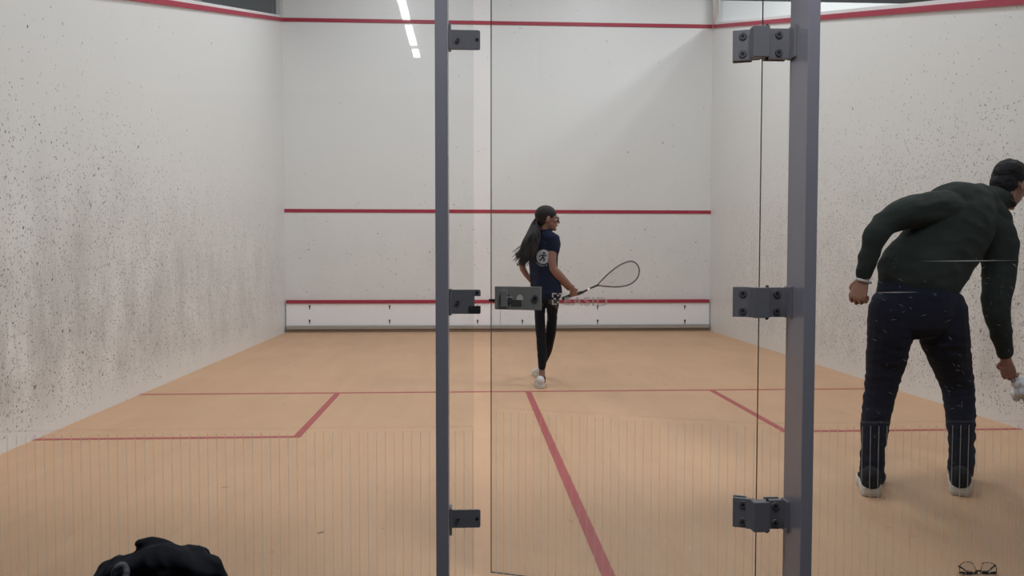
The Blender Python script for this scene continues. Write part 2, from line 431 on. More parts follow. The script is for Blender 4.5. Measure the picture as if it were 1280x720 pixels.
# above the walls
zt = zline(L)+.085
pl = P(345, 5, L-.1); pr = P(352, 5, L-.1)
bm = nb(); box(bm, (pl.x, L-.14, zt-.1), (pr.x, L-.02, 6.1)); o = obj('upright_post', bm, M_['hallwhite'], bevel=.01); tag(o, 'pale square upright post at the far corner above the marked side wall', 'post')
a = P(890.5, 10, L-.1); b = P(899.5, 10, L-.1)
cx = (a.x+b.x)/2
bm = nb(); cyl(bm, (cx+.02, L-.06, zt-.12), (0, 0, 1), (b.x-a.x)/2, 6.1-zt+.12, 24); o = obj('upright_pipe', bm, M_['chrome'], smooth=True); tag(o, 'shiny chrome pipe rising from the far corner above the side wall behind the man', 'pipe')
bm = nb(); box(bm, (-5.0, -9, -.1), (-4.85, L+.2, 6.2)); o = obj('wall_hall_left', bm, M_['hall']); tag(o, 'dark blue grey hall wall seen above the heavily marked side wall', 'wall', kind='structure')
bm = nb(); box(bm, (8.2, -9, -.1), (8.35, L+2.2, 6.2)); o = obj('wall_hall_right', bm, M_['hallwhite']); tag(o, 'pale hall wall beyond the neighbouring court', 'wall', kind='structure')
bm = nb(); box(bm, (-5, L+2.0, -.1), (8.35, L+2.15, 6.2)); o = obj('wall_hall_front', bm, M_['hallwhite']); tag(o, 'pale grey hall wall rising behind the front wall', 'wall', kind='structure')
bm = nb(); box(bm, (-5, -9.15, -.1), (8.35, -9, 6.2)); o = obj('wall_hall_back', bm, M_['hall']); tag(o, 'dark corridor end wall behind the camera position', 'wall', kind='structure')
bm = nb(); box(bm, (-5, -9.15, 6.15), (8.35, L+2.2, 6.3)); o = obj('ceiling', bm, M_['ceil']); tag(o, 'grey hall ceiling high above the court', 'ceiling', kind='structure')
bm = nb(); box(bm, (-5, -9.15, 3.4), (8.35, -.35, 3.5)); o = obj('ceiling_corridor', bm, M_['ceil']); tag(o, 'low grey ceiling over the viewing corridor', 'ceiling', kind='structure')
bm = nb(); box(bm, (-5, -9.15, -.1), (8.35, -.0005, 0)); box(bm, (W+.15, 0, -.1), (8.35, L, 0)); box(bm, (-5, 0, -.1), (-W-.15, L+2, 0)); o = obj('floor_corridor', bm, M_['carpet']); tag(o, 'dark carpeted corridor floor behind the glass wall', 'floor', kind='structure')
# dark net beyond the right wall
bm = nb(); n0 = P(1163, 3, L-.5)
for i in range(34):
    x = n0.x+i*.05; box(bm, (x, L-.505, n0.z-.12), (x+.012, L-.495, 6.16))
for i in range(26):
    z = n0.z-.12+i*.05; box(bm, (n0.x, L-.505, z), (n0.x+1.7, L-.495, z+.012))
o = obj('safety_net', bm, mat('dark_net', (.06, .06, .07), .9)); tag(o, 'dark mesh net hanging above the side wall behind the man', 'net')

# court lamps
for i, (x, y) in enumerate([(-1.6, 1.6), (1.6, 1.6), (-1.6, 4.4), (1.6, 4.4), (-1.6, 7.2), (1.6, 7.2)]):
    t = empty('court_light', (x, y, 6.0))
    tag(t, 'long white lamp panel hung from the high ceiling over the court', 'lamp', 'lamp panels over the court')
    bm = nb(); box(bm, (x-.22, y-.75, 5.93), (x+.22, y+.75, 6.02)); obj('housing', bm, M_['white'], t, bevel=.01)
    bm = nb(); box(bm, (x-.19, y-.72, 5.922), (x+.19, y+.72, 5.929)); obj('diffuser', bm, M_['panel'], t)
    for s in (-.6, .6):
        bm = nb(); cyl(bm, (x, y+s, 6.02), (0, 0, 1), .008, .14, 8); obj('hanger', bm, M_['chrome'], t)
    ld = bpy.data.lights.new('court_lamp', 'AREA'); ld.shape = 'RECTANGLE'; ld.size = .38; ld.size_y = 1.44; ld.energy = 50; ld.color = (.925, .97, 1)
    lo = bpy.data.objects.new('court_lamp', ld); COL.objects.link(lo); lo.location = (x, y, 5.91)
for i, (x, y) in enumerate([(5.6, 3.0), (5.6, 7.6)]):  # unseen fill lights added to brighten the neighbouring court's front wall
    ld = bpy.data.lights.new('neighbour_court_fill', 'AREA'); ld.shape = 'RECTANGLE'; ld.size = .38; ld.size_y = 1.44; ld.energy = 130; ld.color = (.965, .985, 1)
    lo = bpy.data.objects.new('neighbour_court_fill', ld); COL.objects.link(lo); lo.location = (x, y, 5.91)
for x in (-1.7, .3, 2.3):  # added fill panels, out of view, to brighten posts, hinges and stripes
    t = empty('added_fill_panel', (x, -.95, 3.4)); tag(t, 'added square white fill panel in the low corridor ceiling', 'lamp', 'added fill panels in the corridor ceiling')
    bm = nb(); box(bm, (x-.3, -1.25, 3.37), (x+.3, -.65, 3.41)); obj('frame', bm, M_['white'], t)  # frame of the added fill panel
    ld = bpy.data.lights.new('corridor_fill_light', 'AREA'); ld.size = .55; ld.energy = 30; ld.color = (.96, .98, 1)
    lo = bpy.data.objects.new('corridor_fill_light', ld); COL.objects.link(lo); lo.location = (x, -.80, 3.35)
# corridor tubes, mirrored in the glass
for k, (y0, y1) in enumerate(((71.5, 62), (56.5, 32), (24.5, -3))):
    zc = 3.37
    def mir(py):
        t_ = (72-py)/72; px = 521.5 - 20*t_
        q = PZ(px, py, zc); return V((q.x, -q.y, zc))
    a, b = mir(y0), mir(y1); t = empty('ceiling_light', ((a.x+b.x)/2, (a.y+b.y)/2, zc)); tag(t, 'slim bright corridor lamp mirrored in the glass as a white dash', 'lamp', 'corridor lamps mirrored in the glass')
    x = -.5*(a.x+b.x)
    bm = nb(); xm = (a.x+b.x)/2; lo_, hi_ = min(a.y, b.y), max(a.y, b.y)
    tb = nb(); box(tb, (xm-.037, lo_, zc-.004), (xm+.037, hi_, zc+.01)); obj('tube_cover', tb, M_['tube'], t)
    box(bm, (xm-.03, lo_+.01, zc+.01), (xm+.03, hi_-.01, 3.41)); obj('housing', bm, M_['white'], t)

# ------------------------------------------------------------------ glass back wall
GT = .012
XL = P(592, 360, 0).x; XH = P(949.3, 360, 0).x
HT = 2.13
gm = glass_mat('back_wall_glass', .612, off=.34)
clear_glass = glass_mat('clear_glass')
def pane(name, x0, x1, z0, z1, parent, m, local=False, y0=0.0, y1=GT):
    bm = nb(); box(bm, (x0, y0, z0), (x1, y1, z1)); bm.normal_update()
    for f in bm.faces:
        if abs(f.normal.y) < .5: f.material_index = 1
        elif f.normal.y > 0: f.material_index = 2
    return obj(name, bm, [m, M_['edge'], clear_glass], parent, local)
wb = empty('wall_back', (0, 0, 0)); tag(wb, 'clear glass back wall of the court with fine white stripes low down', 'glass wall', kind='structure')
def wedgepane(x0, x1):
    return pane('glass_panel', x0, x1, .015, HT, wb, gm)
gL = wedgepane(-W+.004, XL)
gR = wedgepane(XH+.001, W-.004)
bm = nb(); box(bm, (-W, -.02, 0), (XL, .03, .014)); box(bm, (XH, -.02, 0), (W, .03, .014)); obj('floor_channel', bm, M_['metal'], wb)
# scratches on the glass, plus painted reflection streaks on the right pane
sm = veil_mat('scratch_reflection_white', .5, (.95, .95, .97))
def scratch_and_reflection_marks(x0, x1, z0, z1, n, parent, y, local=False, seed=1, painted_reflections=()):
    rr = random.Random(seed); bm = nb()
    items = []
    for i in range(n):
        a = rr.gauss(-.5, .5) if rr.random() < .75 else rr.uniform(-1.5, 1.5)
        l = rr.uniform(.003, .012)*(2.0 if rr.random() < .08 else 1)
        items.append((rr.uniform(x0, x1), rr.uniform(z0, z1), a, l, rr.uniform(.0002, .00055)))
    items += list(painted_reflections)
    for (x, z, a, l, w) in items:
        d = V((math.cos(a), 0, math.sin(a))); q = V((-math.sin(a), 0, math.cos(a))); c = V((x, y, z))
        vs = [bm.verts.new(c+d*(l*s)+q*(w*e)) for s, e in ((-1, 0), (0, -1), (1, 0), (0, 1))]
        bm.faces.new(vs)
    o = obj('scratch_and_reflection_marks', bm, sm, parent, local); o['kind'] = 'stuff'
p0 = P(1150, 326, 0); p1 = P(1274, 326, 0); p2 = P(1086, 365.5, 0); p3 = P(1150, 365.5, 0)  # ends of two long reflections, painted as pale slivers
scratch_and_reflection_marks(XH+.13, W*.95, .1, 1.15, 900, gR, -.0006, seed=3, painted_reflections=[((p0.x+p1.x)/2, p0.z, .008, (p1.x-p0.x)/2, .0018), ((p2.x+p3.x)/2, p2.z, .008, (p3.x-p2.x)/2, .0018)])
scratch_and_reflection_marks(-2.2, XL, .05, 1.6, 260, gL, -.0006, seed=5)

# posts
def post(pxl, pxr, lab):
    a = P(pxl, 360, -.14); b = P(pxr, 360, -.14)
    t = empty('glass_wall_post', ((a.x+b.x)/2, -.07, 0)); tag(t, lab, 'post')
    bm = nb(); box(bm, (a.x, -.14, .006), (b.x, -.0005, 2.2)); obj('column', bm, M_['post'], t, bevel=.0025)
    bm = nb(); box(bm, (a.x-.03, -.17, 0), (b.x+.03, -.001, .008)); obj('base_plate', bm, M_['metal'], t)
    return a.x, b.x
pL0, pL1 = post(544.3, 560.3, 'grey steel post on the latch side of the glass door')
pR0, pR1 = post(1005.5, 1020.5, 'grey steel post carrying the hinges of the glass door')

# ------------------------------------------------------------------ door
w = XH-XL-.006
def edgepx(th):
    return proj(V((XH-w*math.cos(th), w*math.sin(th), 1.2)))[0]
lo_, hi_ = 0.0, 1.0
for _ in range(50):
    mid = (lo_+hi_)/2
    if edgepx(mid) < 614.0: lo_ = mid
    else: hi_ = mid
TH = lo_
print('door angle', math.degrees(TH), 'w', w)
door = empty('door_1', (XH, .006, 0), -TH); tag(door, 'frameless glass door standing slightly open into the court', 'door', kind='structure')
RD = Matrix.Rotation(-TH, 4, 'Z'); MD = Matrix.Translation((XH, .006, 0)) @ RD; MDI = MD.inverted()
def PD(px, py, yl=-.006):
    o_ = MDI @ CAM; d = (MDI.to_3x3() @ ray(px, py)); k = (yl-o_.y)/d.y; return o_+d*k
z0 = PD(614.5, 716).z
dgm = glass_mat('door_glass', .612, off=.35)
pd = pane('glass_leaf', -w, -.004, max(.01, z0), HT, door, dgm, True, -.006, .006)
scratch_and_reflection_marks(-w+.05, -.05, .1, 1.5, 90, pd, -.0066, True, 9)
# latch
lt0 = PD(619.5, 386.5); lt1 = PD(677, 358.5)
lx0, lx1, lz0, lz1 = lt0.x, lt1.x, lt0.z, lt1.z
latch = obj('latch_plate', (lambda b_: (prism(b_, rrect(lx0, lz0, lx1, lz1, .004, (1, 0, 0, 1)), -.016, -.0062), b_)[1])(nb()), M_['latch'], door, True, bevel=.0012)
latch['label'] = 'grey steel sliding latch plate'
def dl(px, py): q = PD(px, py, -.016); return q.x, q.z
a = dl(627, 383.5); b = dl(634.5, 363)
bm = nb(); prism(bm, rrect(a[0], a[1], b[0], b[1], .001), -.026, -.0158); obj('slide_block', bm, M_['latch'], latch, True, bevel=.001)
a = dl(611, 377.2); b = dl(627, 374.2)
bm = nb(); box(bm, (a[0], -.0145, a[1]), (b[0], -.0085, b[1])); obj('bolt', bm, M_['black'], latch, True)
a = dl(639, 383); b = dl(652, 375)
bm = nb(); box(bm, (a[0], -.0166, a[1]), (b[0], -.0158, b[1])); obj('slot', bm, mat('slot_grey', (.09, .09, .08), .6), latch, True)
a = dl(634.5, 382.5); b = dl(637, 368)
bm = nb(); box(bm, (a[0], -.0168, a[1]), (b[0], -.0158, b[1])); c = dl(637.5, 375.5); cyl(bm, (c[0], -.0158, c[1]), (0, -1, 0), .008, .003, 18); obj('stop_pin', bm, M_['screw'], latch, True)
c = dl(649.8, 375); R_ = abs(dl(654, 375)[0]-c[0])
bm = nb(); prism(bm, [(c[0]+R_*math.cos(math.radians(k*15)), c[1]+R_*1.55*math.sin(math.radians(k*15))) for k in range(13)], -.0172, -.0158); obj('thumb_tab', bm, M_['white'], latch, True)
c = dl(669, 373); bm = nb(); cyl(bm, (c[0], -.0158, c[1]), (0, -1, 0), .0115, .0035, 24); cyl(bm, (c[0], -.019, c[1]), (0, -1, 0), .006, .001, 6, mi=1); obj('screw', bm, [M_['screw'], M_['black']], latch, True)
a = dl(634.5, 371.9); b = dl(641, 371)
bm = nb(); box(bm, (a[0], -.0175, a[1]), (b[0], -.0158, b[1])); obj('spring_clip', bm, M_['white'], latch, True)

# white lettering on the door
def text_mesh(bm, s, x0, x1, z0, z1, y, wid=1):
    cu = bpy.data.curves.new('t', 'FONT'); cu.body = s; cu.extrude = 0; cu.space_character = 1.05; cu.offset = .012
    o = bpy.data.objects.new('t', cu); COL.objects.link(o)
    dg = bpy.context.evaluated_depsgraph_get(); dg.update()
    me = bpy.data.meshes.new_from_object(o.evaluated_get(dg)); bpy.data.objects.remove(o)
    xs = [v.co.x for v in me.vertices]; ys = [v.co.y for v in me.vertices]
    ax, bx, ay, by = min(xs), max(xs), min(ys), max(ys)
    for v in me.vertices: v.co = V((x0+(v.co.x-ax)/(bx-ax)*(x1-x0), y, z0+(v.co.y-ay)/(by-ay)*(z1-z0)))
    bm.from_mesh(me); bpy.data.meshes.remove(me)
dec = veil_mat('door_print_white', .92, (1, .99, .99))
dec2 = veil_mat('door_print_pale', .62, (.84, .80, .80))
bm = nb(); a = PD(705.5, 381.8, -.0068); b = PD(759.5, 371.8, -.0068)
text_mesh(bm, 'EASID', a.x, b.x, a.z, b.z, -.0068)
obj('printed_lettering', bm, dec2, door, True)
bm = nb()
def dr(x0, y0, x1, y1):
    a, b = PD(x0, y0, -.0068), PD(x1, y1, -.0068); vs = [bm.verts.new((x, -.0068, z)) for x, z in ((a.x, b.z), (b.x, b.z), (b.x, a.z), (a.x, a.z))]; bm.faces.new(vs)
for r in ((690, 366.2, 696, 367.8), (690, 367.8, 691.8, 371.8), (690, 375, 691.8, 379.4), (690, 379.4, 696, 381), (692.3, 372.3, 694.5, 374.6), (696.4, 368.2, 698.6, 370.4), (696.4, 376.8, 698.6, 379),
          (699, 366.4, 704, 368), (701, 369.2, 703.6, 371.4), (699.4, 373, 701.8, 375.2), (704.2, 366.4, 708, 367.6)): dr(*r)
obj('printed_emblem', bm, dec, door, True)

# ------------------------------------------------------------------ hinges
def hinge(yc, lab):
    zc = P(950, yc, -.01).z; hh = .0475
    c = V((XH, -.02, zc)); t = empty('glass_door_hinge', c); tag(t, lab, 'hinge')
    # leaf on the door, turned with it
    q0, q1 = PD(915.8, yc, -.018), PD(939, yc, -.018)
    bm = nb(); prism(bm, rrect(q0.x, zc-hh, -.006, zc+hh, .0015), -.02, -.0065)
    prism(bm, rrect(-.03, zc-hh-.0005, -.006, zc+hh+.0005, .001), -.024, -.019)
    prism(bm, rrect(q0.x, zc-hh, -.03, zc+hh, .0015), .0065, .016)
    bm.transform(MD); lf = obj('door_leaf', bm, M_['metal'], t, bevel=.001)
    sx = (q0.x*.45+q1.x*.55)
    for dz in (-.0275, .0275):
        bm = nb(); cyl(bm, (sx, -.0198, zc+dz), (0, -1, 0), .0125, .0030, 28, r2=.011); cyl(bm, (sx, -.0226, zc+dz), (0, -1, 0), .0055, .0008, 6, mi=1)
        bm.transform(MD); obj('screw', bm, [M_['screw'], M_['black']], t, smooth=False)
    # knuckle block
    a = P(942.5, yc, -.045).x; b = P(962.5, yc, -.045).x
    bm = nb(); prism(bm, rrect(a, zc-hh, b, zc+hh, .0015), -.045, -.008); obj('knuckle_block', bm, M_['metal'], t, bevel=.002)
    bm = nb(); cyl(bm, (b-.004, -.03, zc-hh-.006), (0, 0, 1), .0045, 2*hh+.013, 16); obj('pin', bm, M_['black'], t, smooth=True)
    # fixed leaf
    pl_ = pR0
    bm = nb(); prism(bm, rrect(b-.004, zc-hh+.001, pl_-.008, zc+hh-.001, .0015), -.018, -.0006)
    prism(bm, rrect(b+.002, zc-hh+.001, pl_-.010, zc+hh-.001, .0015), .0126, .022)
    obj('fixed_leaf', bm, M_['metal'], t, bevel=.001)
    sx = (b+pl_)/2-.002
    for dz in (-.0275, .0275):
        bm = nb(); cyl(bm, (sx, -.0178, zc+dz), (0, -1, 0), .0125, .0030, 28, r2=.011); cyl(bm, (sx, -.0206, zc+dz), (0, -1, 0), .0055, .0008, 6, mi=1)
        obj('screw', bm, [M_['screw'], M_['black']], t)
    bm = nb(); box(bm, (pl_-.0085, -.054, zc-hh-.001), (pl_-.0003, -.0006, zc+hh+.003)); obj('mounting_plate', bm, M_['metal'], t, bevel=.001)
hinge(54.8, 'topmost grey steel hinge between glass door and post')
hinge(377.8, 'middle grey steel hinge of the glass door level with the latch')
hinge(642.5, 'lowest grey steel hinge of the glass door near the floor')

# brackets on the latch post
def bracket(y0, y1, fl0, fl1, lab, strike=False, pxr=600.4):
    Yb = -.014
    x0 = pL1; x1 = P(pxr, 360, Yb).x; zt_ = P(580, y0, Yb).z; zb = P(580, y1, Yb).z
    t = empty('glass_clamp_bracket' if not strike else 'door_strike_bracket', ((x0+x1)/2, Yb, zb)); tag(t, lab, 'bracket')
    def q(px, py): v = P(px, py, Yb); return v.x, v.z
    if not strike:
        pts = rrect(x0+.004, zb, x1, zt_, .006, (0, 1, 1, 0))
    else:
        r = [(x0+.004, zb), (x1-.003, zb), (x1, zb+.003)]
        r += [q(601, 382.3), q(593.2, 382.3), q(593.2, 370.2), q(601, 370.2)]
        r = [r[0], r[1], r[2], (x1, r[3][1]), r[4], r[5], (x1, r[6][1]), (x1, zt_-.004), (x1-.004, zt_), (x0+.004, zt_)]
        pts = r
    bm = nb(); prism(bm, pts, Yb-.003, Yb+.003)
    prism(bm, rrect(x0+.01, zb+.004, XL-.004, zt_-.004, .002), Yb+.002, -.0005)
    pb = obj('plate', bm, M_['metal'], t, bevel=.0008)
    za, zz = P(562, fl0, -.03).z, P(562, fl1, -.03).z
    bm = nb(); box(bm, (x0+.0003, -.05, zz), (x0+.0075, -.0006, za)); obj('flange', bm, M_['metal'], t, bevel=.001)
    s = q(572.5, (y0+y1)/2+.5); bm = nb(); cyl(bm, (s[0], Yb-.0028, s[1]), (0, -1, 0), .0065, .004, 18); cyl(bm, (s[0], Yb-.0065, s[1]), (0, -1, 0), .003, .0006, 6, mi=1); obj('screw', bm, [M_['screw'], M_['black']], t)
    s = q(596.2, (y0+y1)/2 if not strike else 366); bm = nb(); cyl(bm, (s[0], Yb-.0028, s[1]), (0, -1, 0), .0052, .0008, 18); obj('hole', bm, M_['black'], t)
    if strike:
        a, b = q(586, 391), q(600.4, 382.5); bm = nb(); box(bm, (a[0], Yb-.0045, a[1]), (b[0], Yb-.0029, b[1])); obj('keeper', bm, mat('keeper_black', (.03, .03, .032), .6), t)
bracket(37.6, 62.4, 31, 62, 'upper grey bracket clamping the glass to the latch side post')
bracket(362, 392.3, 361, 394, 'notched grey strike bracket on the post facing the door latch', True, 600.8)
bracket(637, 659.5, 634, 667, 'lower grey bracket clamping the glass to the latch side post')

# ------------------------------------------------------------------ people
SKIN = mat('brown_skin', (.27, .145, .115), .55, 0, .12, 25, .1, 300)
SKIN2 = mat('brown_skin_man', (.27, .14, .105), .55, 0, .15, 25, .12, 300)
def ortho(v, t): v = V(v); t = V(t).normalized(); return (v-t*v.dot(t)).normalized()
def hand(bm, Wp, d, n, thumb, curl=(40, 60, 45), s=1.0, spread=1.0, thumbcurl=.6):
    """Wp wrist, d towards the knuckles, n palm normal, thumb = +1/-1 side along d x n"""
    d = V(d).normalized(); n = ortho(n, d); l = d.cross(n)*thumb
    loft(bm, [(Wp-d*.02*s, .026*s, .02*s, l), (Wp+d*.015*s, .03*s, .018*s, l), (Wp+d*.05*s, .039*s, .0165*s, l), (Wp+d*.085*s, .040*s, .014*s, l)], 14, 3)
    ell(bm, Wp+d*.035*s+l*.022*s+n*.008*s, (d, l, n), (.03*s, .016*s, .015*s))
    ks = Wp+d*.088*s
    for k, (off, ln) in enumerate(((.030, .072), (.0105, .080), (-.0095, .075), (-.0285, .058))):
        p = ks+l*off*s*spread-d*(.004*abs(k-1)*s); a = 0; pts = [p-d*.012*s, p]; rr = [.0086*s, .0088*s]
        for j, fr in enumerate((.45, .31, .24)):
            a += math.radians(curl[j]*(1+.06*k)); p = p+(d*math.cos(a)+n*math.sin(a))*ln*fr*s; pts.append(p); rr.append((.0080, .0074, .0062)[j]*s)
        limb(bm, pts, rr, 1, l, 10, 3)
    p = Wp+d*.025*s+l*.026*s; t1 = (d*.62+l*.62+n*.35).normalized(); t2 = (d*.8+l*(.5-thumbcurl)+n*(.3+thumbcurl*.6)).normalized()
    limb(bm, [p-t1*.008*s, p+t1*.034*s, p+t1*.034*s+t2*.026*s, p+t1*.034*s+t2*.046*s], [.0135*s, .0115*s, .0105*s, .0075*s], 1, n, 10, 3)
def head(bm, C, F, U, s):
    F = V(F).normalized(); U = ortho(U, F); S = F.cross(U)
    ax = (S, F, U)
    ell(bm, C+U*.022*s-F*.008*s, ax, (.075*s, .097*s, .093*s))
    ell(bm, C+F*.025*s-U*.035*s, ax, (.062*s, .066*s, .08*s))
    ell(bm, C+F*.048*s-U*.082*s, ax, (.036*s, .038*s, .03*s))
    ell(bm, C+F*.073*s-U*.097*s, ax, (.019*s, .016*s, .015*s))
    ell(bm, C+F*.082*s+U*.022*s, ax, (.045*s, .012*s, .012*s))
    limb(bm, [C+F*.088*s+U*.012*s, C+F*.101*s-U*.012*s, C+F*.108*s-U*.03*s], [.007*s, .009*s, .0125*s], 1, S, 10, 3)
    for e in (-1, 1):
        ell(bm, C+F*.097*s-U*.033*s+S*.010*e*s, ax, (.0075*s, .008*s, .006*s))
        ell(bm, C+S*.081*e*s-F*.006*s-U*.008*s, (S, F*.97+S*e*.25, U+F*.1), (.011*s, .019*s, .032*s))
        ell(bm, C+S*.040*e*s+F*.058*s-U*.022*s, ax, (.022*s, .022*s, .02*s))
    ell(bm, C+F*.088*s-U*.055*s, ax, (.023*s, .009*s, .0055*s)); ell(bm, C+F*.086*s-U*.066*s, ax, (.020*s, .009*s, .006*s))
    return F, U, S
def eyes(C, F, U, S, s, parent):
    wm = mat('eye_white', (.7, .68, .66), .3); im = mat('eye_dark', (.03, .018, .012), .2)
    for e in (-1, 1):
        c = C+F*.0775*s+S*.031*e*s-U*.002*s
        bm = nb(); ell(bm, c, (S, F, U), (.0125*s, .0125*s, .0105*s)); n0_ = len(bm.faces)
        ell(bm, c+F*.0075*s, (S, F, U), (.006*s, .0058*s, .006*s))
        for i, f in enumerate(bm.faces): f.material_index = 0 if i < n0_ else 1
        obj('eye', bm, [wm, im], parent, smooth=True)
def shoe(heel, ang, Ls, Wd, parent, mu, ms, tilt=0, h=.10, name='shoe'):
    """heel on the ground, toe direction ang (radians, 0 = +Y, positive to +X)"""
    d = V((math.sin(ang), math.cos(ang), 0)); r = V((d.y, -d.x, 0))
    T = Matrix.Translation(heel) @ Matrix(((r.x, d.x, 0, 0), (r.y, d.y, 0, 0), (0, 0, 1, 0), (0, 0, 0, 1)))
    piv = Matrix.Translation((0, Ls*.75, 0)) @ Matrix.Rotation(-tilt, 4, 'X') @ Matrix.Translation((0, -Ls*.75, 0))
    T = T @ piv
    out = [(-.30, .0), (-.36, .12), (-.38, .3), (-.36, .5), (-.44, .68), (-.42, .85), (-.28, .96), (0, 1), (.25, .97), (.40, .87), (.46, .7), (.40, .5), (.38, .3), (.36, .12), (.30, .0), (.15, -.03), (-.15, -.03)]
    out = [V((x*Wd, y*Ls, 0)) for x, y in out]; out = smoothpts(out, 3, True)
    def ringy(z, k, flare=0): return [V((p.x*k, (p.y-Ls*.5)*(1-(1-k)*.5)+Ls*.5, z+.018*max(0, (p.y/Ls-.75))**1.5*4*(1 if z < .05 else .6))) for p in out]
    bm = nb(); rings = []
    for z, k in ((0, .95), (.004, 1.0), (.018, 1.03), (.040, 1.0), (.045, .92)):
        rings.append([bm.verts.new(T @ p) for p in ringy(z, k)])
    n = len(out)
    for A, B in zip(rings, rings[1:]):
        for i in range(n): bm.faces.new((A[i], A[(i+1) % n], B[(i+1) % n], B[i]))
    bm.faces.new(rings[0][::-1]); bm.faces.new(rings[-1])
    sole = obj('sole', bm, ms, None, smooth=False)
    bm = nb(); st = []
    for y, hw, z0_, z1_ in ((.045, .34, .03, h*.95), (.12, .39, .03, h), (.28, .38, .03, h*.98), (.45, .35, .03, h*.82), (.62, .40, .03, h*.64), (.78, .41, .03, h*.52), (.9, .33, .03, h*.45)):
        c = V((0, y*Ls, (z0_+z1_)/2)); st.append((T @ c, hw*Wd, (z1_-z0_)/2+.006, T.to_3x3() @ V((1, 0, 0))))
    loft(bm, st, 18, 3)
    up = blob(name, bm, .005, mu, parent, 4)
    # re-home the sole under the shoe
    sole.parent = up; sole.data.transform(Matrix.Translation(-ORI[parent.name]))
    # laces
    bm = nb()
    for k in range(5):
        y = (.42+.06*k)*Ls; zz = (h*.86-.045*k*h)
        tube(bm, [T @ V((-.16*Wd, y, zz-.002)), T @ V((0, y+.004, zz+.006)), T @ V((.16*Wd, y, zz-.002))], .0022, 6)
    lc = obj('laces', bm, M_['white'], None); lc.parent = up; lc.data.transform(Matrix.Translation(-ORI[parent.name]))
    return up

# ---- the man
man = empty('person', (P(1145, 600, 1.45).x, 1.45, 0)); tag(man, 'man in dark green sweater and navy trousers bending down by the side wall', 'person')
sw = cloth_mat('dark_green_knit', (.022, .028, .026)); tr_ = cloth_mat('navy_denim', (.013, .015, .028))
def Q(px, py, Y): return P(px, py, Y)
TX = V((.79, .0, -.61))
PX = V((.93, -.25, -.12))
pelv = Q(1144, 378, 1.48); neck = Q(1236, 252, 1.66)
shL = Q(1163, 262, 1.50); elL = Q(1096, 294, 1.40); wrL = Q(1079, 346, 1.42)
shR = Q(1247, 298, 1.60); elR = Q(1245, 382, 1.55); wrR = Q(1257, 447, 1.58)
hF = V((.80, .42, -.36)).normalized(); hU = ortho(V((.35, .1, .93)), hF)
HC = Q(1262, 231, 1.72)
knL = Q(1099, 492, 1.56); anL = Q(1091, 592, 1.50); hpL = Q(1114, 392, 1.46)
knR = Q(1199, 490, 1.60); anR = Q(1202, 590, 1.50); hpR = Q(1179, 392, 1.52)
bm = nb()
head(bm, HC, hF, hU, 1.02)
limb(bm, [HC-hU*.03-hF*.03, HC-hU*.09-hF*.03, neck], [.058, .056, .062], 1, TX)
loft(bm, [(pelv, .13, .1, PX), (Q(1165, 335, 1.52), .14, .1, TX), (Q(1190, 290, 1.58), .16, .1, TX), (Q(1214, 262, 1.63), .13, .085, TX)], 20, 4)
limb(bm, [Q(1190, 265, 1.56), shL, elL, wrL], [.05, .040, .028, .024]); limb(bm, [Q(1230, 285, 1.63), shR, elR, wrR], [.05, .045, .036, .025])
hand(bm, wrL+V((0, 0, -.01)), (wrL-elL).normalized()+V((-.06, 0, -.25)), V((.75, .5, 0)), -1, (42, 80, 62), 1.12, spread=1.12, thumbcurl=.9)
dR = V((.28, .12, -.95)).normalized()
hand(bm, wrR+dR*.01, dR, V((.75, .55, .2)), -1, (28, 45, 30), 1.0)
limb(bm, [pelv, hpL, knL, anL], [.09, .075, .05, .036]); limb(bm, [pelv, hpR, knR, anR], [.09, .075, .05, .036])
for a, ang in ((anL, .40), (anR, .55)):
    d = V((math.sin(ang), math.cos(ang), 0)); limb(bm, [a, a+V((0, 0, -.06)), a+V((0, 0, -.075))+d*.1, a+V((0, 0, -.085))+d*.17], [.036, .034, .03, .02])
body = blob('body', bm, .0030, SKIN2, man, 2)
eyes(HC, hF, hU, hF.cross(hU), 1.02, man)
# sweater
bm = nb()
hm = Q(1147, 352, 1.49)
loft(bm, [(Q(1144, 354, 1.48), .212, .135, V((.95, .0, -.30))), (Q(1151, 342, 1.49), .212, .14, V((.92, .0, -.40))), (Q(1170, 318, 1.53), .205, .14, TX), (Q(1188, 288, 1.57), .212, .145, TX), (Q(1208, 264, 1.61), .185, .13, TX), (Q(1226, 252, 1.64), .10, .09, TX)], 28, 5)
limb(bm, [Q(1185, 262, 1.55), Q(1164, 262, 1.51), Q(1132, 267, 1.45), Q(1108, 279, 1.42), Q(1095, 294, 1.40), Q(1086, 320, 1.41), Q(1080, 344, 1.42)], [.098, .092, .080, .065, .058, .048, .040], 1, (0, 1, 0))
limb(bm, [Q(1228, 280, 1.62), shR, Q(1249, 340, 1.58), elR, Q(1250, 412, 1.56), Q(1256, 441, 1.58)], [.100, .096, .082, .068, .055, .040], 1, (0, 1, 0))
limb(bm, [Q(1218, 258, 1.63), Q(1236, 250, 1.66), HC-hU*.098-hF*.028], [.09, .075, .064], 1, TX)
ell(bm, Q(1243, 272, 1.62), ((.6, 0, -.8), (0, 1, 0), (.8, 0, .6)), (.105, .085, .075))
swo = blob('sweater', bm, .006, sw, man, 8, folds(.008, 7, (1, 1, 1.6)))
# collar ring
cN = HC-hU*.112-hF*.028; cT = (HC-hU*.05-hF*.03-cN).normalized(); cX = cT.orthogonal().normalized(); cY = cT.cross(cX)
bm = nb(); tube(bm, [cN+(cX*math.cos(a*math.pi/12)+cY*math.sin(a*math.pi/12))*.067 for a in range(24)], .009, 8, True)
obj('collar', bm, sw, swo, smooth=True)
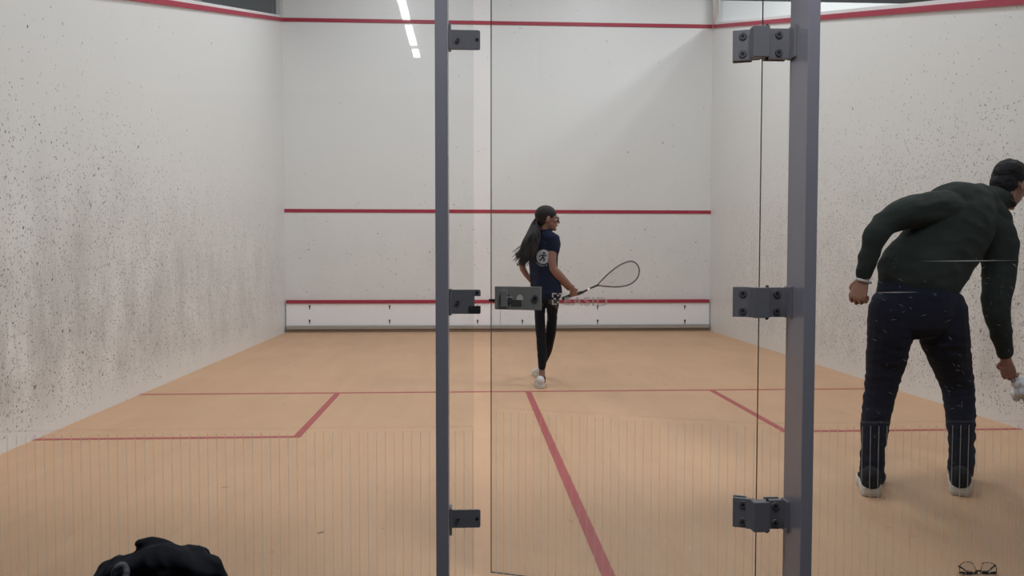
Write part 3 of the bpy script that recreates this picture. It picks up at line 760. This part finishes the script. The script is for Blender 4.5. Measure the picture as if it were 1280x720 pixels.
# trousers
bm = nb()
loft(bm, [(Q(1146, 352, 1.49), .195, .125, V((.95, .0, -.28))), (Q(1146, 372, 1.48), .205, .14, V((.98, 0, -.15))), (Q(1146, 394, 1.48), .21, .14, V((1, 0, -.05)))], 24, 4)
limb(bm, [Q(1116, 385, 1.48), Q(1112, 420, 1.50), Q(1106, 460, 1.54), Q(1100, 490, 1.56), Q(1094, 530, 1.54), Q(1091, 565, 1.51), Q(1091, 596, 1.50)], [.115, .108, .090, .078, .068, .058, .060], 1.08, (1, 0, 0))
limb(bm, [Q(1176, 385, 1.50), Q(1180, 420, 1.52), Q(1190, 458, 1.58), Q(1198, 488, 1.60), Q(1201, 530, 1.55), Q(1202, 560, 1.51), Q(1201, 588, 1.50)], [.120, .118, .093, .078, .068, .060, .060], 1.08, (1, 0, 0))
def trf(p):
    z = p.z
    k = 1.0 if z < .75 else .5
    return folds(.008*k, 9, (.8, .8, 2.2))(p)
blob('trousers', bm, .006, tr_, man, 6, trf)
# wrist band
bm = nb(); ax_ = (wrL-elL).normalized(); cx_ = ax_.orthogonal().normalized(); cy_ = ax_.cross(cx_); c0 = Q(1079.5, 351, 1.42)
for zz in range(2):
    pass
tube(bm, [c0+(cx_*math.cos(a*math.pi/12)*.032+cy_*math.sin(a*math.pi/12)*.032) for a in range(24)], .0075, 8, True)
wbd = obj('wristband', bm, mat('pale_wristband', (.42, .40, .40), .4, .3), man, smooth=True); wbd['label'] = 'pale grey wristband'
# hair
bm = nb(); S_ = hF.cross(hU); ax = (S_, hF, hU)
ell(bm, HC+hU*.038-hF*.018, ax, (.079, .112, .094)); ell(bm, HC-hF*.052-hU*.012, ax, (.070, .068, .078))
hb = blob('hair', bm, .004, hair_mat('short_black_hair', (.008, .007, .009)), man, 3, lambda p: .003*noise.noise(p*120)+.004*noise.noise(p*35))
# ears poke through the hair
blk = cloth_mat('black_shoe_fabric', (.010, .010, .012)); wsole = mat('shoe_sole_offwhite', (.68, .67, .63), .6, 0, .1, 30); dks = mat('shoe_dark_rubber', (.05, .04, .04), .8)
shoe(PZ(1089, 621, 0)+V((0, .0, 0)), .40, .30, .125, man, blk, wsole, tilt=.0, h=.125)
shoe(PZ(1200, 620, 0)+V((0, .0, 0)), .55, .30, .125, man, blk, wsole, tilt=0, h=.125)
# cloth in the hand
bm = nb(); cc = Q(1272, 481, 1.60)+V((.012, 0, -.012))
for i in range(9):
    r_ = random.Random(i); q = cc+V((r_.uniform(-.015, .06), r_.uniform(-.03, .03), r_.uniform(-.06, .045))); ell(bm, q, ((1, .3, 0), (0, 1, .2), (.1, 0, 1)), (.032, .028, .03))
o = blob('white_cloth', bm, .005, cloth_mat('white_towelling', (.62, .62, .66)), None, 3, folds(.010, 30)); tag(o, 'small crumpled white cloth held in the lowered hand of the bending man', 'cloth')

# ---- the girl
YG = 4.62
girl = empty('person', (P(680, 480, YG).x, YG, 0)); tag(girl, 'girl with long dark ponytail and racket walking away in navy shirt', 'person')
def G(px, py, dy=0): return P(px, py, YG+dy)
GX = V((.90, -.42, 0)).normalized(); GF = V((.42, .9, 0)).normalized()
gs = .93
gC = G(684.5, 273.5, .0); gF = V((.98, .05, -.04)).normalized(); gU = V((.03, 0, 1)).normalized()
gShL = G(669, 300, .10); gShR = G(691, 300, -.07)
gElR = G(691.5, 336, -.10); gWrR = G(711, 360.5, .02)
gElL = G(652.5, 330, .10); gWrL = G(664, 351, .22)
gHpL = G(675, 382, .04); gHpR = G(690, 382, -.03)
gKnL = G(676.5, 424, .02); gAnL = G(677.5, 466, -.03)
gKnR = G(687.5, 421, .13); gAnR = G(676, 459, .50)
bm = nb()
gF, gU, gS = head(bm, gC, gF, gU, gs)
nk = G(682, 293, .0)
limb(bm, [gC-gU*.03-gF*.02, gC-gU*.09-gF*.02, nk], [.046, .043, .05], 1, GX)
loft(bm, [(G(682, 300), .12, .07, GX), (G(680, 325), .11, .08, GX), (G(680, 350), .10, .075, GX), (G(682, 372), .10, .07, GX)], 20, 4)
limb(bm, [G(684, 299), gShR, gElR, gWrR], [.036, .040, .034, .022], 1, (0, 1, 0)); limb(bm, [G(676, 299), gShL, gElL, gWrL], [.036, .036, .030, .021], 1, (0, 1, 0))
# right hand closed round the racket handle
butt = G(703, 373.5, .0); throat = G(747, 356.5, .04)
rd = (throat-butt).normalized()
fd = ortho((gWrR-gElR), rd); hn = rd.cross(fd)
if hn.y < 0: hn = -hn
grip = butt+rd*.105
wpos = grip-fd*.078-hn*.020
gWr2 = wpos
sgn = 1 if fd.cross(hn).dot(rd) > 0 else -1
hand(bm, wpos, fd, hn, sgn, (70, 80, 60), .86, thumbcurl=.9)
limb(bm, [gElR, gElR.lerp(wpos, .35), wpos], [.036, .034, .021], 1, (0, 1, 0))
hand(bm, gWrL, (gWrL-gElL).normalized(), V((.6, .3, -.2)), 1, (25, 40, 30), .82)
limb(bm, [gHpL, gKnL, gAnL], [.04, .032, .027]); limb(bm, [gHpR, gKnR, gAnR], [.04, .032, .027])
for a, d in ((gAnL, V((.1, 1, 0))), (gAnR, V((-.1, 1, 0)))):
    d.normalize(); limb(bm, [a, a+V((0, 0, -.05)), a+V((0, 0, -.088))+d*.07], [.028, .026, .014])
blob('body', bm, .0027, SKIN, girl, 2)
eyes(gC, gF, gU, gS, gs, girl)
# shirt
nav = cloth_mat('navy_tee', (.013, .018, .042))
bm = nb()
loft(bm, [(G(683, 366), .145, .105, GX), (G(682, 356), .138, .102, GX), (G(679.5, 340), .128, .10, GX), (G(679, 322), .132, .10, GX), (G(680, 306), .150, .098, GX), (G(681, 297), .138, .075, GX), (G(682, 291), .065, .055, GX)], 28, 4)
limb(bm, [G(683, 298, -.03), gShR, G(691.5, 311.5, -.085)], [.066, .064, .054], 1, (0, 1, 0))
limb(bm, [G(676, 298, .05), gShL, G(662, 311, .10)], [.064, .060, .050], 1, (0, 1, 0))
shirt = blob('shirt', bm, .005, nav, girl, 6, folds(.005, 11, (1, 1, 1.3)))
# printed badge on the back of the shirt, laid onto the cloth
sb = BVHTree.FromPolygons([v.co+ORI[girl.name] for v in shirt.data.vertices], [p.vertices[:] for p in shirt.data.polygons])
bc = G(672.5, 321, -.3); bdir = V((.30, .95, 0)).normalized(); bR = V((.95, -.30, 0)).normalized(); bU = V((0, 0, 1))
def onshirt(u, v, lift=.003):
    o_ = bc+bR*u+bU*v-bdir*.3; h = sb.ray_cast(o_, bdir)
    return (h[0]-bdir*lift) if h[0] else None
def patch(bm, polys, lift, mi=0):
    for poly in polys:
        vs = [onshirt(u, v, lift) for u, v in poly]
        if any(x is None for x in vs): continue
        f = bm.faces.new([bm.verts.new(x) for x in vs]); f.material_index = mi
def disc_polys(r0, r1, n=28, rings=5):
    out = []
    for j in range(rings):
        a, b = r0+(r1-r0)*j/rings, r0+(r1-r0)*(j+1)/rings
        for k in range(n):
            t0, t1 = 2*math.pi*k/n, 2*math.pi*(k+1)/n
            q = [(a*math.cos(t0), a*math.sin(t0)), (b*math.cos(t0), b*math.sin(t0)), (b*math.cos(t1), b*math.sin(t1)), (a*math.cos(t1), a*math.sin(t1))]
            if a == 0: q = q[1:]
            out.append(q)
    return out
bm = nb(); patch(bm, disc_polys(0, .062), .003)
def strip(pts, w_):
    out = []
    for (x0, y0), (x1, y1) in zip(pts, pts[1:]):
        l_ = math.hypot(x1-x0, y1-y0) or 1; nx, ny = -(y1-y0)/l_*w_, (x1-x0)/l_*w_
        k = 3
        for i in range(k):
            a, b = i/k, (i+1)/k; f = lambda t, s_: (x0+(x1-x0)*t+nx*s_, y0+(y1-y0)*t+ny*s_)
            out.append([f(a, -1), f(b, -1), f(b, 1), f(a, 1)])
    return out
run = strip([(-.005, .018), (-.002, -.006), (-.014, -.02), (-.034, -.034)], .006)+strip([(-.002, -.006), (.012, -.02), (.004, -.042)], .006)+strip([(-.003, .014), (.018, .004), (.028, .02)], .0045)+strip([(-.005, .014), (-.024, .012), (-.032, -.002)], .0045)
run += [[(.010*math.cos(a*math.pi/6)+.008, .010*math.sin(a*math.pi/6)+.031) for a in range(12)]]
patch(bm, run, .0055, 1)
# ring of letters
def glyph(ch):
    cu = bpy.data.curves.new('g', 'FONT'); cu.body = ch; o = bpy.data.objects.new('g', cu); COL.objects.link(o)
    dg = bpy.context.evaluated_depsgraph_get(); dg.update(); me = bpy.data.meshes.new_from_object(o.evaluated_get(dg)); bpy.data.objects.remove(o)
    return me
word = 'TENNIS CLUB'
for i, ch in enumerate(word):
    if ch == ' ': continue
    ang = math.radians(-135+i*13.5); me = glyph(ch); xs = [v.co.x for v in me.vertices]
    mx_ = (min(xs)+max(xs))/2; polys = []
    for p in me.polygons:
        poly = []
        for vi in p.vertices:
            v = me.vertices[vi].co; gx = (v.x-mx_)*.024; gy = v.y*.024
            rr_ = .088-gy*-1-.022; a_ = ang+gx/.078
            # letters read from outside, feet outwards along the bottom
            rr_ = .086-gy
            poly.append((rr_*math.cos(a_), rr_*math.sin(a_)))
        polys.append(poly)
    patch(bm, polys, .004); bpy.data.meshes.remove(me)
bg = obj('printed_badge', bm, [mat('print_pale', (.42, .47, .52), .7), nav], shirt)
bg['label'] = 'pale round printed badge with a running figure and letters'
# leggings and overshorts
leg = cloth_mat('black_leggings', (.010, .010, .014)); lace = mat('dark_mottled_mesh', (.04, .038, .038), .8, 0, .9, 90)
bm = nb()
loft(bm, [(G(682, 360), .112, .09, GX), (G(682, 370), .108, .085, GX)], 20, 3)
limb(bm, [G(675, 380, .03), G(674.8, 394, .03), G(675.5, 412, .03), gKnL, G(677.8, 443, -.01), G(677.6, 459, -.03)], [.052, .046, .044, .043, .044, .032], 1.4)
limb(bm, [G(690, 380, -.02), G(690.3, 394, .03), G(689, 412, .09), gKnR, G(683.5, 437, .28), G(678, 453, .46)], [.054, .046, .045, .044, .046, .032], 1.4)
blob('leggings', bm, .005, leg, girl, 5, folds(.003, 20))
bm = nb()
loft(bm, [(G(682, 360), .125, .095, GX), (G(682, 367), .125, .095, GX)], 20, 3)
limb(bm, [G(674.3, 373, .03), G(673.8, 382, .03)], [.054, .050], 1.6); limb(bm, [G(690.8, 373, -.02), G(691.4, 382, .0)], [.056, .050], 1.6)
blob('overshorts', bm, .005, lace, girl, 4, folds(.006, 30))
shw = mat('white_trainer', (.62, .60, .60), .6, 0, .08, 60); shs = mat('trainer_sole', (.60, .58, .55), .6)
sock = mat('black_sock', (.012, .012, .013), .9)
for a, h_ in ((gAnL, 0), (gAnR, 0)):
    bm = nb(); limb(bm, [a+V((0, .0, -.040)), a+V((0, .005, -.07))], [.032, .034]); blob('sock', bm, .005, sock, girl, 3)
shoe(PZ(676, 486, 0)+V((0, .0, 0)), .0, .245, .095, girl, shw, shs, h=.10)
g2 = V((gAnR.x-.005, gAnR.y-.06, .0)); shoe(g2, -.15, .245, .095, girl, shw, shs, h=.10)
# hair: cap, gathered tail, flying locks
hm_ = hair_mat('long_dark_hair', (.020, .016, .016))
bm = nb(); ax = (gS, gF, gU)
ell(bm, gC+gU*.036*gs-gF*.020*gs, ax, (.082*gs, .104*gs, .091*gs), 48, 32); ell(bm, gC-gF*.052*gs-gU*.008*gs, ax, (.066*gs, .056*gs, .072*gs), 36, 24)
tail = [G(674, 274, .0), G(668, 283, .0), G(663, 296, -.10), G(657, 308, -.13), G(652, 318, -.12), G(647, 326, -.10)]
limb(bm, tail[:5], [.036, .038, .046, .044, .02], .6, (1, 0, 0))
limb(bm, [G(671, 283, -.04), G(669, 300, -.13), G(665, 312, -.15), G(662, 322, -.14)], [.032, .045, .040, .012], .5, (1, 0, 0))
rr = random.Random(4)
for i in range(190):
    t = rr.uniform(-.5, .5); e = rr.uniform(-1, 1)
    x0, y0 = 673+t*4, 279+rr.uniform(-3, 3)
    ex = rr.triangular(640, 671, 650); ey = 331-abs(ex-654)*.35+rr.uniform(-12, 4)
    pts = []
    amp = rr.uniform(.8, 3.2); ph = rr.uniform(0, 6)
    for k in range(8):
        s_ = k/7; x = x0+(ex-x0)*s_**1.15; y = y0+(ey-y0)*s_
        bow = math.sin(s_*math.pi); x += bow*(2.5+rr.uniform(-1, 1)*.4)+amp*math.sin(ph+s_*9)*s_; y += bow*1.5
        pts.append(G(x, y, -.13*min(1, s_*3)+t*.07+rr.uniform(-.01, .01)))
    pts = smoothpts(pts, 2)
    tube(bm, pts, [.0060*(1-.7*j/len(pts)) for j in range(len(pts))], 6)
# strands too thin for one shell: keep them as their own surface in the same mesh
hobj = obj('hair', bm, hm_, girl, smooth=True)
# spectacles
gb = mat('black_plastic_frame', (.012, .012, .013), .3)
def spectacles(root, C, F, U, S, wd, hl, mater, arms=True, parts=True):
    pass
sp = empty('spectacles', girl.location); sp.parent = girl; sp.location = (0, 0, 0)
for e in (-1, 1):
    c = gC+gF*.100*gs+gS*.031*e-gU*.003
    bm = nb(); tube(bm, [c+gS*.027*math.cos(a*math.pi/8)+gU*.020*math.sin(a*math.pi/8)-gF*.004*abs(math.cos(a*math.pi/8)) for a in range(16)], .0034, 6, True); obj('rim', bm, gb, sp, smooth=True)
    bm = nb(); a0 = gC+gF*.095*gs+gS*.058*e+gU*.006; tube(bm, [a0, gC+gF*.05*gs+gS*.076*e*gs+gU*.006, gC-gF*.005*gs+gS*.080*e*gs+gU*.004, gC-gF*.02*gs+gS*.078*e*gs-gU*.012], .0036, 6); obj('temple_arm', bm, gb, sp, smooth=True)
bm = nb(); tube(bm, [gC+gF*.100*gs-gS*.006, gC+gF*.108*gs+gU*.003, gC+gF*.100*gs+gS*.006], .0026, 6); obj('bridge', bm, gb, sp, smooth=True)

# ---- racket
rk = empty('squash_racket', butt); tag(rk, 'grey squash racket with green grip held out by the girl', 'racket')
RP = lambda px, py: P(px, py, YG+.0+.04*(px-703)/44)
oc = [(747.2, 356.2), (753, 349.5), (762, 340.8), (772, 333), (782, 328), (790, 326.6), (796, 330.2), (799, 337), (797.6, 345.5), (792, 352.5), (783, 357), (770, 358.6), (757, 357.9), (750, 357)]
fr_ = smoothpts([RP(*p) for p in oc], 5, True)
rg = mat('racket_grey_frame', (.13, .11, .11), .4, .2, .5, 14)
bm = nb(); tube(bm, fr_, .0066, 8, True); obj('frame', bm, rg, rk, smooth=True)
bm = nb(); tube(bm, [RP(729, 365), RP(738, 360.2), RP(748, 356)], [.009, .008, .010], 10); sh_ = obj('shaft', bm, mat('racket_black', (.02, .02, .022), .35), rk, smooth=True)
bm = nb(); tube(bm, [RP(734, 362.4), RP(737, 360.8)], .0105, 10); obj('shaft_mark', bm, M_['white'], sh_, smooth=True)
bm = nb(); tube(bm, [butt, butt+rd*.02, butt+rd*.10, RP(722, 367.3), RP(729, 365)], [.018, .0165, .0155, .015, .010], 12); 
gr = obj('grip', bm, mat('green_grip_tape', (.03, .085, .045), .8, 0, .3, 60), rk, smooth=True)
bm = nb(); tube(bm, [butt+rd*.155, RP(722, 367.3)+rd*.012, RP(729, 365)], [.0165, .0162, .0115], 12); obj('grip_collar', bm, mat('collar_black', (.02, .02, .02), .5), rk, smooth=True)
# strings clipped to the frame outline
poly2 = [(p.x, p.z) for p in fr_]
def span(fix, vert):
    xs = []
    for (a, b) in zip(poly2, poly2[1:]+poly2[:1]):
        a_, b_ = (a, b) if vert else ((a[1], a[0]), (b[1], b[0]))
        if (a_[0]-fix)*(b_[0]-fix) < 0: xs.append(a_[1]+(b_[1]-a_[1])*(fix-a_[0])/(b_[0]-a_[0]))
    return (min(xs), max(xs)) if len(xs) >= 2 else None
bm = nb(); c0 = RP(776, 343); ax2 = (RP(799, 334)-RP(747, 357)).normalized(); u_ = V((ax2.x, 0, ax2.z)).normalized(); v_ = V((-u_.z, 0, u_.x))
poly2r = [((p-c0).dot(u_), (p-c0).dot(v_)) for p in fr_]; poly2 = poly2r
ydir = lambda u, v: c0+u_*u+v_*v
def yfix(p): px_, _ = proj(p); return p+V((0, .04*(px_-776)/44, 0))
nvs = 0
for k in range(-24, 25):
    s = span(k*.0095, True)
    if s: tube(bm, [yfix(ydir(k*.0095, s[0])), yfix(ydir(k*.0095, s[1]))], .0007, 4)
for k in range(-12, 13):
    s = span(k*.0095, False)
    if s: tube(bm, [yfix(ydir(s[0], k*.0095)), yfix(ydir(s[1], k*.0095))], .0007, 4)
obj('strings', bm, mat('pale_strings', (.5, .46, .45), .5), rk)

# ------------------------------------------------------------------ eyeglasses on the floor
eo = PZ(1222, 717, 0); eg = empty('eyeglasses', eo); tag(eg, 'black framed eyeglasses lying upside down on the court floor', 'glasses')
lens = glass_mat('lens_glass'); blk2 = mat('black_acetate', (.012, .010, .010), .25)
ey = eo.y
def E(px, py, dy=0): return P(px, py, ey+dy)
for arc in ([(1199.3, 713.5), (1199.6, 709), (1202, 704.5), (1207.5, 702.4), (1212.5, 702.6), (1216.5, 705.5), (1219.5, 711), (1221.5, 714)], [(1245.3, 714.5), (1245.4, 710), (1242.6, 705.5), (1238, 703.4), (1232, 703.2), (1228.3, 704.6), (1226.8, 709), (1225.6, 714)]):
    pts = smoothpts([E(*p) for p in arc], 4)
    bm = nb(); tube(bm, pts, .0014, 6); base_ = [E(arc[-1][0], 715.5), E((arc[0][0]+arc[-1][0])/2, 716.2), E(arc[0][0], 715.5)]
    tube(bm, smoothpts(base_, 4), .0034, 8); rim = obj('rim', bm, blk2, eg, smooth=True)
    bm = nb(); ring = pts+smoothpts(base_, 2)
    f0 = [bm.verts.new(p+V((0, -.0006, 0))) for p in ring]; f1 = [bm.verts.new(p+V((0, .0006, 0))) for p in ring]
    bm.faces.new(f0); bm.faces.new(f1[::-1])
    for i in range(len(ring)): bm.faces.new((f0[i], f0[(i+1) % len(ring)], f1[(i+1) % len(ring)], f1[i]))
    obj('lens', bm, lens, eg)
bm = nb(); tube(bm, [E(1219.5, 714.2), E(1223.5, 713.4), E(1227.5, 714.4)], .003, 8); obj('bridge', bm, blk2, eg, smooth=True)
bm = nb(); tube(bm, [E(1198.4, 707.5), E(1203, 710.5, .008), E(1208, 714, .02), E(1236, 716, .035)], [.003, .0032, .0028, .0022], 8); obj('temple_arm', bm, blk2, eg, smooth=True)
bm = nb(); tube(bm, [E(1244.6, 706.2), E(1240, 710, .008), E(1235, 714, .014), E(1208, 716.5, .026)], [.003, .0032, .0028, .0022], 8); obj('temple_arm', bm, blk2, eg, smooth=True)

# two rubber scuffs lying on the floor
bm = nb()
for (px, py, l, a, wd) in ((282, 609, .022, .25, .005), (401, 665.5, .020, .45, .005), (348, 640, .008, .3, .002), (478, 661, .01, .6, .002), (714, 651, .016, -.5, .002), (1110, 659, .018, -.2, .0015), (1140, 670, .02, .0, .0012)):
    c = PZ(px, py, .0008); d = V((math.cos(a), math.sin(a)*2.2, 0)).normalized(); n_ = V((-d.y, d.x, 0)); ps = []
    for k in range(10):
        t = k/10*2*math.pi; ps.append(bm.verts.new(c+d*l*math.cos(t)+n_*wd*math.sin(t)*(1+.3*math.sin(3*t))))
    bm.faces.new(ps)
o = obj('scuff_marks', bm, mat('rubber_scuff', (.10, .085, .065), .8), fl)

# ------------------------------------------------------------------ jacket heap in the corridor
YB = -.52
jb = mat('black_jacket_cloth', (.0075, .0085, .013), .75, 0, .3, 20, .3, 700, .12, .03)
B = lambda px, py, dy=0: P(px, py, YB+dy)
base = B(200, 760); jk = empty('black_jacket', (base.x, YB, 0)); tag(jk, 'black jacket slumped in a heap in front of the glass at floor level', 'jacket')
bm = nb()
gz = lambda p: V((p.x, p.y, 0.02))
c = B(200, 730)
loft(bm, [(V((c.x, YB, .04)), .19, .14, (1, 0, 0)), (V((c.x, YB, .15)), .185, .14, (1, 0, 0)), (V((c.x, YB, .26)), .178, .13, (1, 0, 0)), (B(199, 733), .168, .10, (1, 0, 0)), (B(200, 716), .135, .06, (1, 0, 0))], 28, 4)
limb(bm, [B(140, 722, .0), B(165, 708, -.02), B(200, 696, -.02), B(232, 702, -.02), B(262, 712, 0)], [.030, .030, .032, .030, .026], 1.6, (0, 0, 1))
limb(bm, [B(172, 679.5, .03), B(186, 677, .02), B(202, 679, .02), B(215, 690, .0), B(222, 712, -.04)], [.009, .010, .011, .018, .025], 1.8, (0, 0, 1))
limb(bm, [B(222, 687, .03), B(238, 683.5, .02), B(255, 687, .02), B(263, 695, .02)], [.010, .013, .013, .010], 1.9, (0, 0, 1))
limb(bm, [B(240, 694, .0), B(262, 697, .0), B(272, 705, .0), B(280, 730, 0)], [.02, .015, .016, .016], 1.6, (0, 0, 1))
limb(bm, [B(128, 716, .0), B(122, 724, 0), B(118, 745, .0)], [.014, .016, .018], 1.6, (0, 0, 1))
limb(bm, [B(150, 706, .02), B(130, 716, .0), B(121, 728, 0)], [.02, .02, .015], 1.8, (0, 0, 1))
def jf(p):
    q = V((p.x*9+p.z*4, p.y*7, p.z*6)); a = 1-abs(noise.noise(q))*2.4; b = 1-abs(noise.noise(q*2.3+V((3, 1, 7))))*2.4
    return .010*a+.005*b-.009
blob('shell', bm, .005, jb, jk, 3, jf)
bm = nb(); limb(bm, [B(141, 722, -.10), B(146, 709.5, -.10), B(154, 706.5, -.095), B(158, 713, -.10), B(157, 724, -.11)], [.007, .008, .008, .008, .008], 1.0)
o = blob('collar_lining', bm, .003, mat('grey_lining', (.055, .06, .07), .7), jk, 2, folds(.002, 60)); o['label'] = 'grey folded lining'

# ------------------------------------------------------------------ light, world, colour
wd = bpy.data.worlds.new('world'); scene.world = wd; wd.use_nodes = True
wd.node_tree.nodes['Background'].inputs[0].default_value = (.8, .85, .9, 1); wd.node_tree.nodes['Background'].inputs[1].default_value = .3
vs = scene.view_settings; vs.view_transform = 'Standard'; vs.look = 'None'; vs.exposure = 0; vs.gamma = 1; vs.use_curve_mapping = False
scene.cycles.max_bounces = 10; scene.cycles.transparent_max_bounces = 16; scene.cycles.use_denoising = True
scene.cycles.caustics_reflective = False
